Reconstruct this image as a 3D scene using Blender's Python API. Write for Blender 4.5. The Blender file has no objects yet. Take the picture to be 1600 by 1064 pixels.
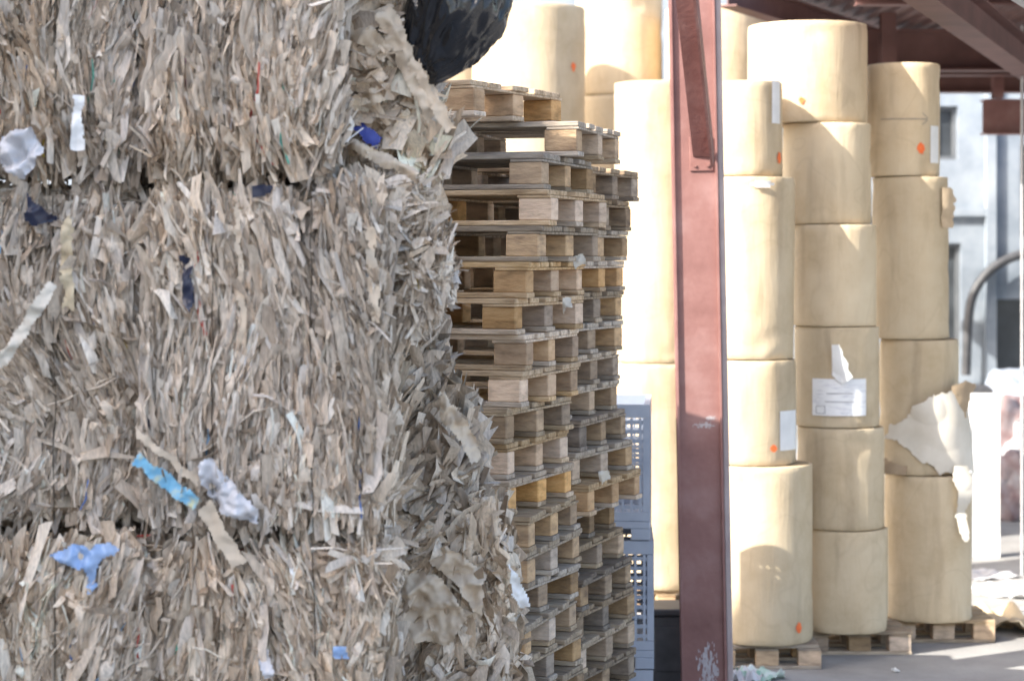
import bpy, bmesh, math, random
import numpy as np
from mathutils import Vector, Matrix, noise as mnoise
random.seed(3)
F=3200.0; H=2.5; HY=400.0
scene=bpy.context.scene
col=scene.collection
def X_(px,D): return (px-800.0)*D/F
def Z_(py,D): return H-(py-HY)*D/F
def P_(px,py,D): return Vector((X_(px,D),D,Z_(py,D)))

# ---------------------------------------------------------------- materials
def new_mat(name):
    m=bpy.data.materials.new(name); m.use_nodes=True
    nt=m.node_tree; b=nt.nodes['Principled BSDF']
    return m,nt,b
def N(nt,t,**kw):
    n=nt.nodes.new(t)
    for k,v in kw.items(): setattr(n,k,v)
    return n
def ramp(nt,stops):
    r=nt.nodes.new('ShaderNodeValToRGB')
    e=r.color_ramp.elements
    e[0].position,e[0].color=stops[0][0],(*stops[0][1],1)
    e[1].position,e[1].color=stops[-1][0],(*stops[-1][1],1)
    for p,c in stops[1:-1]:
        x=e.new(p); x.color=(*c,1)
    return r
def noisy(name,c1,c2,scale=5,rough=0.8,stretch=(1,1,1),bump=0.0,bscale=None,detail=6,coord='Object',metal=0.0,rnd=0.0,c3=None):
    m,nt,b=new_mat(name)
    tc=N(nt,'ShaderNodeTexCoord'); mp=N(nt,'ShaderNodeMapping'); mp.inputs['Scale'].default_value=stretch
    nt.links.new(tc.outputs[coord],mp.inputs['Vector'])
    vec=mp.outputs['Vector']
    if rnd>0:
        oi=N(nt,'ShaderNodeObjectInfo'); ad=N(nt,'ShaderNodeVectorMath',operation='ADD')
        mu=N(nt,'ShaderNodeMath',operation='MULTIPLY'); mu.inputs[1].default_value=37.0
        nt.links.new(oi.outputs['Random'],mu.inputs[0])
        nt.links.new(vec,ad.inputs[0]); nt.links.new(mu.outputs[0],ad.inputs[1]); vec=ad.outputs[0]
    nz=N(nt,'ShaderNodeTexNoise'); nz.inputs['Scale'].default_value=scale; nz.inputs['Detail'].default_value=detail; nz.inputs['Roughness'].default_value=0.6
    nt.links.new(vec,nz.inputs['Vector'])
    stops=[(0.3,c1),(0.7,c2)] if c3 is None else [(0.28,c1),(0.5,c2),(0.72,c3)]
    r=ramp(nt,stops); nt.links.new(nz.outputs['Fac'],r.inputs['Fac'])
    out=r.outputs['Color']
    if rnd>0:
        hs=N(nt,'ShaderNodeHueSaturation')
        mr=N(nt,'ShaderNodeMapRange'); mr.inputs['To Min'].default_value=1-rnd; mr.inputs['To Max'].default_value=1+rnd
        nt.links.new(oi.outputs['Random'],mr.inputs['Value']); nt.links.new(mr.outputs[0],hs.inputs['Value'])
        m2=N(nt,'ShaderNodeMath',operation='MULTIPLY'); m2.inputs[1].default_value=7.31
        fr=N(nt,'ShaderNodeMath',operation='FRACT'); nt.links.new(oi.outputs['Random'],m2.inputs[0]); nt.links.new(m2.outputs[0],fr.inputs[0])
        mr2=N(nt,'ShaderNodeMapRange'); mr2.inputs['To Min'].default_value=0.7; mr2.inputs['To Max'].default_value=1.35
        nt.links.new(fr.outputs[0],mr2.inputs['Value']); nt.links.new(mr2.outputs[0],hs.inputs['Saturation'])
        nt.links.new(out,hs.inputs['Color']); out=hs.outputs['Color']
    nt.links.new(out,b.inputs['Base Color'])
    b.inputs['Roughness'].default_value=rough; b.inputs['Metallic'].default_value=metal
    if bump>0:
        n2=N(nt,'ShaderNodeTexNoise'); n2.inputs['Scale'].default_value=bscale or scale*3; n2.inputs['Detail'].default_value=5
        nt.links.new(vec,n2.inputs['Vector'])
        bp=N(nt,'ShaderNodeBump'); bp.inputs['Strength'].default_value=bump; bp.inputs['Distance'].default_value=0.02
        nt.links.new(n2.outputs['Fac'],bp.inputs['Height']); nt.links.new(bp.outputs['Normal'],b.inputs['Normal'])
    return m

def attr_mat(name,rough=0.85):
    m,nt,b=new_mat(name)
    a=N(nt,'ShaderNodeAttribute',attribute_name='Col')
    tc=N(nt,'ShaderNodeTexCoord'); mp=N(nt,'ShaderNodeMapping'); mp.inputs['Scale'].default_value=(1,1,.25)
    nt.links.new(tc.outputs['Object'],mp.inputs['Vector'])
    nz=N(nt,'ShaderNodeTexNoise'); nz.inputs['Scale'].default_value=110; nz.inputs['Detail'].default_value=3
    nt.links.new(mp.outputs[0],nz.inputs['Vector'])
    mr=N(nt,'ShaderNodeMapRange'); mr.inputs['From Min'].default_value=0.3; mr.inputs['From Max'].default_value=0.7; mr.inputs['To Min'].default_value=0.78; mr.inputs['To Max'].default_value=1.18
    nt.links.new(nz.outputs['Fac'],mr.inputs['Value'])
    mx=N(nt,'ShaderNodeVectorMath',operation='SCALE'); nt.links.new(a.outputs['Color'],mx.inputs[0]); nt.links.new(mr.outputs[0],mx.inputs['Scale'])
    nt.links.new(mx.outputs[0],b.inputs['Base Color'])
    bp=N(nt,'ShaderNodeBump'); bp.inputs['Strength'].default_value=.5; bp.inputs['Distance'].default_value=.006
    nt.links.new(nz.outputs['Fac'],bp.inputs['Height']); nt.links.new(bp.outputs[0],b.inputs['Normal'])
    b.inputs['Roughness'].default_value=rough; b.inputs['Specular IOR Level'].default_value=0.2
    return m
M_shred=attr_mat('shredded_cardboard')
def woodset(tag_,a,b_,c,ba,bb,bc):
    return (noisy('weathered_wood'+tag_,a,b_,scale=5,stretch=(1.2,9,9),rough=0.85,bump=0.4,bscale=14,rnd=0.28,c3=c),
            noisy('block_wood'+tag_,ba,bb,scale=9,stretch=(1,1,3),rough=0.85,bump=0.35,bscale=30,rnd=0.36,c3=bc))
WN=woodset('_grey',(0.19,0.148,0.108),(0.39,0.31,0.228),(0.54,0.45,0.335),(0.23,0.165,0.115),(0.43,0.31,0.205),(0.57,0.42,0.28))
WW=woodset('_warm',(0.27,0.19,0.12),(0.51,0.38,0.255),(0.68,0.54,0.39),(0.31,0.205,0.12),(0.56,0.37,0.22),(0.68,0.48,0.30))
WD=woodset('_dark',(0.12,0.090,0.068),(0.26,0.205,0.152),(0.39,0.32,0.24),(0.14,0.10,0.07),(0.28,0.205,0.138),(0.41,0.31,0.21))
M_wire=noisy('rusty_wire',(0.04,0.035,0.03),(0.09,0.07,0.05),scale=30,rough=0.5,metal=0.6)
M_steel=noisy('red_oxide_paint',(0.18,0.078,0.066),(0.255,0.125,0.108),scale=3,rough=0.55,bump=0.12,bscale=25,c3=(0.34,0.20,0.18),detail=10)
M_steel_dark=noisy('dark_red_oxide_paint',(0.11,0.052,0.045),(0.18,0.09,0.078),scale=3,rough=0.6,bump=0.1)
M_galv=noisy('grey_steel',(0.32,0.32,0.33),(0.5,0.49,0.48),scale=6,rough=0.45)
M_white=noisy('white_paper',(0.72,0.72,0.70),(0.84,0.84,0.82),scale=7,rough=0.8)
M_cream=noisy('cream_paper',(0.58,0.52,0.42),(0.72,0.67,0.58),scale=4,rough=0.8)
M_orange=noisy('orange_marker',(0.85,0.14,0.03),(0.95,0.22,0.06),scale=40,rough=0.7)
M_ink=noisy('ink',(0.22,0.20,0.19),(0.32,0.28,0.25),scale=40,rough=0.8)
M_kraft_in=noisy('torn_kraft',(0.44,0.33,0.21),(0.60,0.47,0.32),scale=6,rough=0.85,bump=0.3)
M_kraftdark=noisy('brown_kraft_flap',(0.30,0.22,0.14),(0.45,0.34,0.22),scale=6,rough=0.85,bump=0.3)
M_plastic_grey=noisy('grey_blue_plastic',(0.27,0.31,0.38),(0.37,0.41,0.48),scale=4,rough=0.5)
M_black=noisy('black_plastic',(0.010,0.010,0.011),(0.020,0.020,0.022),scale=6,rough=0.15,bump=0.5,bscale=6)
M_darkbox=noisy('dark_grey_plastic',(0.03,0.032,0.036),(0.07,0.07,0.075),scale=6,rough=0.5)

def kraft_mat():
    m,nt,b=new_mat('kraft_paper_wrap')
    tc=N(nt,'ShaderNodeTexCoord'); oi=N(nt,'ShaderNodeObjectInfo')
    mu=N(nt,'ShaderNodeMath',operation='MULTIPLY'); mu.inputs[1].default_value=53.0
    nt.links.new(oi.outputs['Random'],mu.inputs[0])
    ad=N(nt,'ShaderNodeVectorMath',operation='ADD'); nt.links.new(tc.outputs['Object'],ad.inputs[0]); nt.links.new(mu.outputs[0],ad.inputs[1])
    n1=N(nt,'ShaderNodeTexNoise'); n1.inputs['Scale'].default_value=2.2; n1.inputs['Detail'].default_value=8; n1.inputs['Roughness'].default_value=0.7
    nt.links.new(ad.outputs[0],n1.inputs['Vector'])
    r=ramp(nt,[(0.28,(0.51,0.395,0.245)),(0.5,(0.62,0.50,0.335)),(0.75,(0.68,0.57,0.40))]); nt.links.new(n1.outputs['Fac'],r.inputs['Fac'])
    mp=N(nt,'ShaderNodeMapping'); mp.inputs['Scale'].default_value=(5,5,0.8); nt.links.new(ad.outputs[0],mp.inputs['Vector'])
    n2=N(nt,'ShaderNodeTexNoise'); n2.inputs['Scale'].default_value=1.6; n2.inputs['Detail'].default_value=7; nt.links.new(mp.outputs[0],n2.inputs['Vector'])
    r2=ramp(nt,[(0.54,(0,0,0)),(0.74,(1,1,1))]); nt.links.new(n2.outputs['Fac'],r2.inputs['Fac'])
    sc=N(nt,'ShaderNodeMath',operation='MULTIPLY'); sc.inputs[1].default_value=0.5; nt.links.new(r2.outputs['Color'],sc.inputs[0])
    mx=N(nt,'ShaderNodeMixRGB'); mx.inputs['Color2'].default_value=(0.32,0.24,0.155,1); nt.links.new(sc.outputs[0],mx.inputs['Fac']); nt.links.new(r.outputs['Color'],mx.inputs['Color1'])
    n4=N(nt,'ShaderNodeTexNoise'); n4.inputs['Scale'].default_value=2.0; n4.inputs['Detail'].default_value=2; n4.inputs['Distortion'].default_value=0.5
    nt.links.new(ad.outputs[0],n4.inputs['Vector'])
    r4=ramp(nt,[(0.485,(0,0,0)),(0.5,(1,1,1)),(0.515,(0,0,0))]); nt.links.new(n4.outputs['Fac'],r4.inputs['Fac'])
    sc4=N(nt,'ShaderNodeMath',operation='MULTIPLY'); sc4.inputs[1].default_value=0.13; nt.links.new(r4.outputs['Color'],sc4.inputs[0])
    mx4=N(nt,'ShaderNodeMixRGB'); mx4.inputs['Color2'].default_value=(0.30,0.22,0.14,1); nt.links.new(sc4.outputs[0],mx4.inputs['Fac']); nt.links.new(mx.outputs[0],mx4.inputs['Color1'])
    hs=N(nt,'ShaderNodeHueSaturation'); mr=N(nt,'ShaderNodeMapRange'); mr.inputs['To Min'].default_value=0.86; mr.inputs['To Max'].default_value=1.06
    nt.links.new(oi.outputs['Random'],mr.inputs['Value']); nt.links.new(mr.outputs[0],hs.inputs['Value']); nt.links.new(mx4.outputs[0],hs.inputs['Color'])
    nt.links.new(hs.outputs[0],b.inputs['Base Color']); b.inputs['Roughness'].default_value=0.85; b.inputs['Specular IOR Level'].default_value=0.25
    n3=N(nt,'ShaderNodeTexNoise'); n3.inputs['Scale'].default_value=3.0; n3.inputs['Detail'].default_value=5; n3.inputs['Distortion'].default_value=1.5
    nt.links.new(mp.outputs[0],n3.inputs['Vector'])
    bp=N(nt,'ShaderNodeBump'); bp.inputs['Strength'].default_value=0.20; bp.inputs['Distance'].default_value=0.02
    nt.links.new(n3.outputs['Fac'],bp.inputs['Height']); nt.links.new(bp.outputs[0],b.inputs['Normal'])
    return m
M_kraft=kraft_mat()
M_core=noisy('roll_end_paper',(0.30,0.21,0.12),(0.5,0.38,0.24),scale=12,rough=0.9)

# ---------------------------------------------------------------- helpers
def mkobj(name,me,mats,parent=None,loc=None,smooth=False):
    o=bpy.data.objects.new(name,me); col.objects.link(o)
    for m in (mats if isinstance(mats,(list,tuple)) else [mats]): me.materials.append(m)
    if parent is not None: o.parent=parent
    if loc is not None: o.location=loc
    if smooth: me.polygons.foreach_set('use_smooth',[True]*len(me.polygons))
    return o
def tag(o,label,cat,group=None,kind=None):
    o['label']=label; o['category']=cat
    if group: o['group']=group
    if kind: o['kind']=kind
def bm_box(bm,x0,x1,y0,y1,z0,z1,bev=0.0,M=None):
    r=bmesh.ops.create_cube(bm,size=1.0)
    vs=r['verts']
    for v in vs:
        v.co=Vector(((x0+x1)/2+v.co.x*(x1-x0),(y0+y1)/2+v.co.y*(y1-y0),(z0+z1)/2+v.co.z*(z1-z0)))
        if M is not None: v.co=M@v.co
    if bev>0:
        es=list({e for v in vs for e in v.link_edges})
        bmesh.ops.bevel(bm,geom=es,offset=bev,segments=1,affect='EDGES')
def bm_done(bm,name):
    me=bpy.data.meshes.new(name); bm.to_mesh(me); bm.free(); return me
def box_obj(name,boxes,mat,parent=None,loc=None,bev=0.004):
    bm=bmesh.new()
    for b in boxes: bm_box(bm,*b,bev=bev)
    return mkobj(name,bm_done(bm,name),mat,parent,loc)
def tube(name,pts,r,mat,parent=None,seg=6):
    bm=bmesh.new(); P=[Vector(p) for p in pts]; rings=[]
    for i,p in enumerate(P):
        d=(P[min(i+1,len(P)-1)]-P[max(i-1,0)]).normalized()
        ref=Vector((0,1,0)) if abs(d.y)<0.9 else Vector((1,0,0))
        s=d.cross(ref).normalized(); u=s.cross(d)
        rings.append([bm.verts.new(p+(s*math.cos(2*math.pi*k/seg)+u*math.sin(2*math.pi*k/seg))*r) for k in range(seg)])
    for i in range(len(rings)-1):
        for k in range(seg): bm.faces.new((rings[i][k],rings[i][(k+1)%seg],rings[i+1][(k+1)%seg],rings[i+1][k]))
    return mkobj(name,bm_done(bm,name),mat,parent,smooth=True)
def beam_between(bm,a,b,w,h,tf=0.014,tw=0.01,kind='I'):
    a=Vector(a); b=Vector(b); d=(b-a); L=d.length; d.normalize()
    up=Vector((0,0,1)); 
    if abs(d.dot(up))>0.95: up=Vector((0,-1,0))
    s=d.cross(up).normalized(); u=s.cross(d).normalized()
    M=Matrix((( d.x,s.x,u.x,a.x),(d.y,s.y,u.y,a.y),(d.z,s.z,u.z,a.z),(0,0,0,1)))
    if kind=='I':
        bm_box(bm,0,L,-w/2,w/2,h/2-tf,h/2,0,M); bm_box(bm,0,L,-w/2,w/2,-h/2,-h/2+tf,0,M)
        bm_box(bm,0,L,-tw/2,tw/2,-h/2+tf,h/2-tf,0,M)
    elif kind=='L':
        bm_box(bm,0,L,-w/2,w/2,-tf,0,0,M); bm_box(bm,0,L,-w/2,-w/2+tf,-h,-tf,0,M)
    else: bm_box(bm,0,L,-w/2,w/2,-h/2,h/2,0.002,M)

def vnoise(x,y,seed=0):
    x=np.asarray(x,float); y=np.asarray(y,float)
    xi=np.floor(x).astype(np.int64); yi=np.floor(y).astype(np.int64); xf=x-xi; yf=y-yi
    def h(a,b):
        n=(a*374761393+b*668265263+seed*974634777)&0x7fffffff
        n=((n^(n>>13))*1274126177)&0x7fffffff
        return ((n^(n>>16))&0xffff)/65535.0*2-1
    u=xf*xf*(3-2*xf); v=yf*yf*(3-2*yf)
    return (h(xi,yi)*(1-u)+h(xi+1,yi)*u)*(1-v)+(h(xi,yi+1)*(1-u)+h(xi+1,yi+1)*u)*v

# ---------------------------------------------------------------- bales
PAL=np.array([(0.58,0.50,0.41),(0.66,0.59,0.50),(0.52,0.44,0.35),(0.70,0.65,0.58),(0.44,0.36,0.28),(0.62,0.57,0.52),(0.78,0.75,0.70),(0.36,0.29,0.22)])*np.array([1.10,1.01,0.90])
PALW=np.array([0.26,0.22,0.15,0.13,0.07,0.10,0.04,0.03])
ODD=np.array([(0.80,0.80,0.82),(0.80,0.80,0.82),(0.10,0.20,0.50),(0.30,0.50,0.75),(0.65,0.50,0.10),(0.55,0.10,0.08),(0.03,0.03,0.05),(0.1,0.4,0.3),(0.45,0.12,0.3)])
def rounded(p,lo,hi,r):
    q=np.clip(p,lo+r,hi-r); d=p-q; l=np.linalg.norm(d,axis=1,keepdims=True)+1e-9; n=d/l
    return q+n*r,n
def face_pts(face,u,v,lo,hi):
    n=len(u); p=np.zeros((n,3)); d=hi-lo
    if face=='front': p[:,0]=lo[0]+u*d[0]; p[:,2]=lo[2]+v*d[2]; p[:,1]=lo[1]; a,b=u*d[0],v*d[2]
    elif face=='back': p[:,0]=lo[0]+u*d[0]; p[:,2]=lo[2]+v*d[2]; p[:,1]=hi[1]; a,b=u*d[0],v*d[2]
    elif face=='right': p[:,1]=lo[1]+u*d[1]; p[:,2]=lo[2]+v*d[2]; p[:,0]=hi[0]; a,b=u*d[1]+d[0],v*d[2]
    elif face=='left': p[:,1]=lo[1]+u*d[1]; p[:,2]=lo[2]+v*d[2]; p[:,0]=lo[0]; a,b=-u*d[1],v*d[2]
    elif face=='top': p[:,0]=lo[0]+u*d[0]; p[:,1]=lo[1]+v*d[1]; p[:,2]=hi[2]; a,b=u*d[0],v*d[1]+d[2]
    else: p[:,0]=lo[0]+u*d[0]; p[:,1]=lo[1]+v*d[1]; p[:,2]=lo[2]; a,b=u*d[0],v*d[1]-5
    return p,a,b
def hfield(a,b,seed,amp):
    aa=a+0.05*vnoise(a*3,b*3,seed+9)+0.03*vnoise(a*8,b*6,seed+8)+0.008*vnoise(a*20,b*12,seed+7)
    g=1-2*np.abs(vnoise(aa*9,b*1.9,seed))
    g2=1-2*np.abs(vnoise(aa*22,b*3.2,seed+1))
    g3=1-2*np.abs(vnoise(aa*50,b*6,seed+12))
    crack=-np.clip(vnoise(aa*8,b*1.8,seed+4)-0.38,0,1)*3.0
    h=0.42*g+0.32*g2+0.16*g3+0.40*vnoise(aa*3.2,b*3.0,seed+2)+0.20*vnoise(aa*10,b*8,seed+3)+crack-0.15
    return h*amp
def add_rib(store,P,Nn,T,L,W,psi,cN,cS,tw,C,rng,seg=4):
    n=len(P); S=np.cross(Nn,T)
    rings=[]
    w0=rng.uniform(0.7,1.15,(n,seg+1)); w0[:,0]*=rng.uniform(0.5,1.0,n); w0[:,-1]*=rng.uniform(0.5,1.0,n)
    ph=rng.uniform(0,6.28,n); wig=rng.uniform(0,0.045,n)
    sk=rng.normal(0,0.22,(n,2))
    kink=rng.normal(0,0.5,(n,seg+1))*(rng.random((n,1))<0.5)
    mid=rng.normal(0,0.26,(n,seg+1))
    for k in range(seg+1):
        s=k/seg-0.5
        c=P+T*(L*s)[:,None]+Nn*(cN*L*(s+0.5)**2)[:,None]+S*((cS*L*s*s)+L*wig*np.sin(ph+s*9))[:,None]+Nn*(kink[:,k]*W*0.5)[:,None]
        a=psi+tw*s
        wd=S*np.cos(a)[:,None]+Nn*np.sin(a)[:,None]
        nd=-S*np.sin(a)[:,None]+Nn*np.cos(a)[:,None]
        hw=(W*w0[:,k]*0.5)[:,None]
        sl=0
        if k==0: sl=T*(W*sk[:,0])[:,None]
        if k==seg: sl=T*(W*sk[:,1])[:,None]
        rings.append(c-wd*hw-sl); rings.append(c+nd*(mid[:,k]*W)[:,None]); rings.append(c+wd*hw+sl)
    V=np.stack(rings,axis=1)
    store.append((V,C,seg))
def mesh_from(name,grids,store):
    Vs=[];Fs=[];Cs=[];off=0
    for gv,gf,gc in grids:
        Vs.append(gv); Fs.append(gf+off); Cs.append(gc); off+=len(gv)
    for V,C,seg in store:
        n=V.shape[0]; m=V.shape[1]
        base=off+np.arange(n)[:,None,None]*m
        q=np.array([[3*k+j,3*k+j+1,3*k+j+4,3*k+j+3] for k in range(seg) for j in (0,1)])[None]
        Fs.append((base+q).reshape(-1,4)); Vs.append(V.reshape(-1,3)); Cs.append(np.repeat(C,m,axis=0)); off+=n*m
    V=np.concatenate(Vs); Fa=np.concatenate(Fs); C=np.concatenate(Cs)
    me=bpy.data.meshes.new(name)
    me.vertices.add(len(V)); me.vertices.foreach_set('co',V.astype(np.float32).ravel())
    me.loops.add(len(Fa)*4); me.loops.foreach_set('vertex_index',Fa.astype(np.int32).ravel())
    me.polygons.add(len(Fa)); me.polygons.foreach_set('loop_start',(np.arange(len(Fa))*4).astype(np.int32)); me.polygons.foreach_set('loop_total',np.full(len(Fa),4,np.int32))
    me.update(calc_edges=True)
    at=me.color_attributes.new('Col','FLOAT_COLOR','POINT')
    at.data.foreach_set('color',np.concatenate([C,np.ones((len(C),1))],axis=1).astype(np.float32).ravel())
    me.validate()
    return me
def make_bale(name,x0,x1,y0,y1,z0,z1,seed,label,r=0.07,dens=6200,amp=0.045,tilt=0.11,flow=0.22,wscale=1.0,lscale=1.0,flap=0.05,sheet=0.17,curl=0.06,bright=1.0,faces=('front','right'),cat='bale',wires=True,zmin=0.0,wild=0.07,lump=None,cmax=0.28):
    rng=np.random.default_rng(seed)
    lo=np.array([x0,y0,z0],float); hi=np.array([x1,y1,z1],float)
    ctr=(lo+hi)/2; ctr[2]=z0
    grids=[];store=[]
    def warp(pos):
        pos=pos.copy()
        if lump is not None:
            wgt=np.clip((pos[:,0]-(x1-0.35))/0.35,0,1)
            pos[:,0]+=np.interp(pos[:,2],lump[0],lump[1])*wgt
        return pos
    for fc in ('front','right','left','top','back','bottom'):
        d=hi-lo
        du,dv={'front':(d[0],d[2]),'back':(d[0],d[2]),'right':(d[1],d[2]),'left':(d[1],d[2]),'top':(d[0],d[1]),'bottom':(d[0],d[1])}[fc]
        st=0.006 if fc in faces else 0.03
        nu,nv=max(4,int(du/st)),max(4,int(dv/(st*2)))
        uu,vv=np.meshgrid(np.linspace(0,1,nu),np.linspace(0,1,nv)); u=uu.ravel(); v=vv.ravel()
        p,a,b=face_pts(fc,u,v,lo,hi); pos,n=rounded(p,lo,hi,r); pos=warp(pos)
        h=hfield(a,b,seed,amp); e=np.minimum(np.minimum(u,1-u)*du,np.minimum(v,1-v)*dv); h=h*np.clip(e/0.05,0,1)
        pos=pos+n*(h-0.009)[:,None]-ctr
        i=np.arange(nu*nv).reshape(nv,nu)
        f=np.stack([i[:-1,:-1],i[:-1,1:],i[1:,1:],i[1:,:-1]],axis=-1).reshape(-1,4)
        st_=vnoise(a*45,b*3,seed+5)
        cc=np.array([0.54,0.45,0.345])*bright*(1+0.30*st_+0.22*vnoise(a*110,b*7,seed+6))[:,None]
        grids.append((pos,f,cc))
        dd=dens if fc in faces else (1800 if fc in('top','left','right','front') else 300)
        side=fc in('front','back','left','right')
        zz=z1-max(z0,zmin) if side else dv
        cnt=int(du*zz*dd)
        if cnt<10 or fc=='bottom': continue
        u=rng.uniform(0,1,cnt); v=rng.uniform(0,1,cnt)
        if side and zmin>z0: v=(zmin-z0)/d[2]+v*(1-(zmin-z0)/d[2])
        p,a,b=face_pts(fc,u,v,lo,hi); pos,n=rounded(p,lo,hi,r); pos=warp(pos)
        h=hfield(a,b,seed,amp)
        up=np.array([0,0,1.0]) if fc!='top' else np.array([1.0,0.3,0])
        T=up-n*(n@up)[:,None]; T/= (np.linalg.norm(T,axis=1,keepdims=True)+1e-6); S=np.cross(n,T)
        ang=flow*vnoise(a*2.6,b*2.2,seed+20)*1.6+flow*0.9*vnoise(a*7,b*4,seed+21)+rng.normal(0,tilt,cnt)
        wl=rng.random(cnt)<wild; ang[wl]+=rng.normal(0,0.8,wl.sum())
        T=T*np.cos(ang)[:,None]+S*np.sin(ang)[:,None]
        L=np.clip(rng.lognormal(math.log(0.115),0.5,cnt),0.025,0.32)*lscale
        W=np.clip(rng.lognormal(math.log(0.0085),0.6,cnt),0.0022,0.032)*wscale
        psi=rng.normal(0.75,0.5,cnt)*np.sign(rng.normal(0,1,cnt))
        q=rng.random(cnt); fl=q<flap; sh=(q>=flap)&(q<flap+sheet)
        L[fl]=rng.uniform(0.05,0.15,fl.sum())*lscale; W[fl]=rng.uniform(0.018,0.05,fl.sum())*wscale; psi[fl]=rng.normal(0,0.45,fl.sum())
        L[sh]=rng.uniform(0.12,0.30,sh.sum())*lscale; W[sh]=rng.uniform(0.022,0.06,sh.sum())*wscale; psi[sh]=np.sign(rng.normal(0,1,sh.sum()))*rng.normal(1.0,0.3,sh.sum())
        cN=rng.normal(0.0,curl,cnt); cu=rng.random(cnt)<0.08; cN[cu]=rng.uniform(0.06,cmax,cu.sum())
        cS=rng.normal(0,0.20,cnt); tw=rng.normal(0,0.55,cnt)
        k=rng.choice(len(PAL),cnt,p=PALW/PALW.sum()); C=PAL[k].copy()
        tone=1+0.15*vnoise(a*16,b*2.0,seed+30)+0.10*vnoise(a*4,b*3,seed+31)+rng.normal(0,0.06,cnt)
        C*=np.clip(tone,0.5,1.25)[:,None]*bright
        grey=(0.5+0.5*vnoise(a*2.2,b*2.2,seed+33))[:,None]*0.3
        C=np.clip(C*(1-grey)+C.mean(axis=1,keepdims=True)*grey*1.02,0,.85)
        od=(rng.random(cnt)<0.014)&(W<0.018); C[od]=ODD[rng.integers(0,len(ODD),od.sum())]
        off=h+rng.uniform(-0.016,0.008,cnt); off[sh]-=0.010; off[fl]+=.001
        add_rib(store,pos+n*off[:,None]-ctr,n,T,L,W,psi,cN,cS,tw,C,rng)
    me=mesh_from(name,grids,store)
    o=mkobj(name,me,M_shred,loc=Vector(ctr))
    tag(o,label,cat,'bales of shredded cardboard')
    if wires:
        R=random.Random(seed)
        for fx in (0.3,0.72):
            x=(x0+(x1-x0)*fx)-ctr[0]
            pts=[]
            for t in np.linspace(0,1,14):
                pts.append((x+R.uniform(-.006,.006),y0-ctr[1]-0.014+R.uniform(-.006,.004),(z1-z0)*t))
            tube('baling_wire',pts,0.0016,M_wire,parent=o)
    return o

zA=1.624; zB=2.73; zC=3.86
make_bale('cardboard_bale',-2.05,-1.195,6.44,7.25,zB+.035,zC,11,'pressed bale of shredded grey cardboard on top of stack',r=.10)
make_bale('cardboard_bale',-1.150,-0.545,6.40,7.28,zB+.04,zC+.03,12,'pressed bale of shredded cardboard with ragged edge on top layer',r=0.10,lump=([2.7,3.1,3.9],[.03,-.03,0]))
make_bale('cardboard_bale',-2.05,-1.205,6.46,7.25,zA+.045,zB-.04,13,'pressed bale of torn cardboard and paper in middle layer',flow=0.45,r=.10,wild=.12)
make_bale('cardboard_bale',-1.150,-0.420,6.38,7.28,zA+.035,zB-.03,14,'pressed bale of vertical cardboard layers in middle layer',r=0.08,amp=.042)
make_bale('cardboard_bale',-2.05,-1.17,6.36,7.25,0,zA-.04,15,'pressed bale of shredded cardboard carrying the stack',zmin=0.9,flow=0.45,wild=.14,r=.09)
make_bale('cardboard_bale',-1.12,-0.42,6.38,7.28,0,zA-.045,16,'pressed cardboard bale standing on the ground',zmin=0.9,flow=0.5,wild=.18,r=.09)
make_bale('cardboard_bale',-1.1,-0.025,7.28,8.02,0,1.58,17,'low bale of torn cardboard sheets with a fraying corner',r=0.10,amp=0.05,zmin=0.8,wscale=1.8,lscale=1.0,flap=0.12,flow=0.7,dens=4500,wild=.18,lump=([0,1.3,1.58],[0.0,0.0,-.08]))
make_bale('cardboard_bale',-1.1,-0.24,7.34,8.02,1.61,2.32,18,'loose bale of folded cardboard sheets sagging outward',r=0.12,amp=0.085,wscale=1.9,lscale=1.2,flap=0.06,sheet=.3,flow=0.8,dens=4500,bright=0.85,lump=([1.61,1.8,2.0,2.3],[.03,.04,-.06,-.18]))
make_bale('cardboard_bale',-0.56,-0.27,6.62,7.28,2.22,2.76,19,'bulging lump of shredded paper strips hanging off bale',r=0.13,amp=0.05,tilt=0.6,flow=1.4,curl=0.12,wscale=.9,lscale=.85,dens=9500,wires=False,wild=.3,lump=([2.22,2.42,2.76],[-.08,.04,-.06]))
make_bale('cardboard_bale',-1.1,-0.42,7.30,8.0,2.79,3.7,20,'loose cardboard bale on the upper layer behind',r=0.12,amp=0.06,wscale=1.8,lscale=1.0,dens=3500)
make_bale('cardboard_heap',-0.60,-0.37,6.75,7.28,2.75,3.55,21,'loose heap of torn cardboard pieces spilling over bales',r=0.10,amp=0.07,tilt=0.5,flow=1.2,curl=0.15,wscale=2.2,lscale=1.3,dens=2600,bright=1.12,wires=False,cat='cardboard heap',wild=.3,lump=([2.75,2.95,3.5],[.09,.03,0]))

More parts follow.
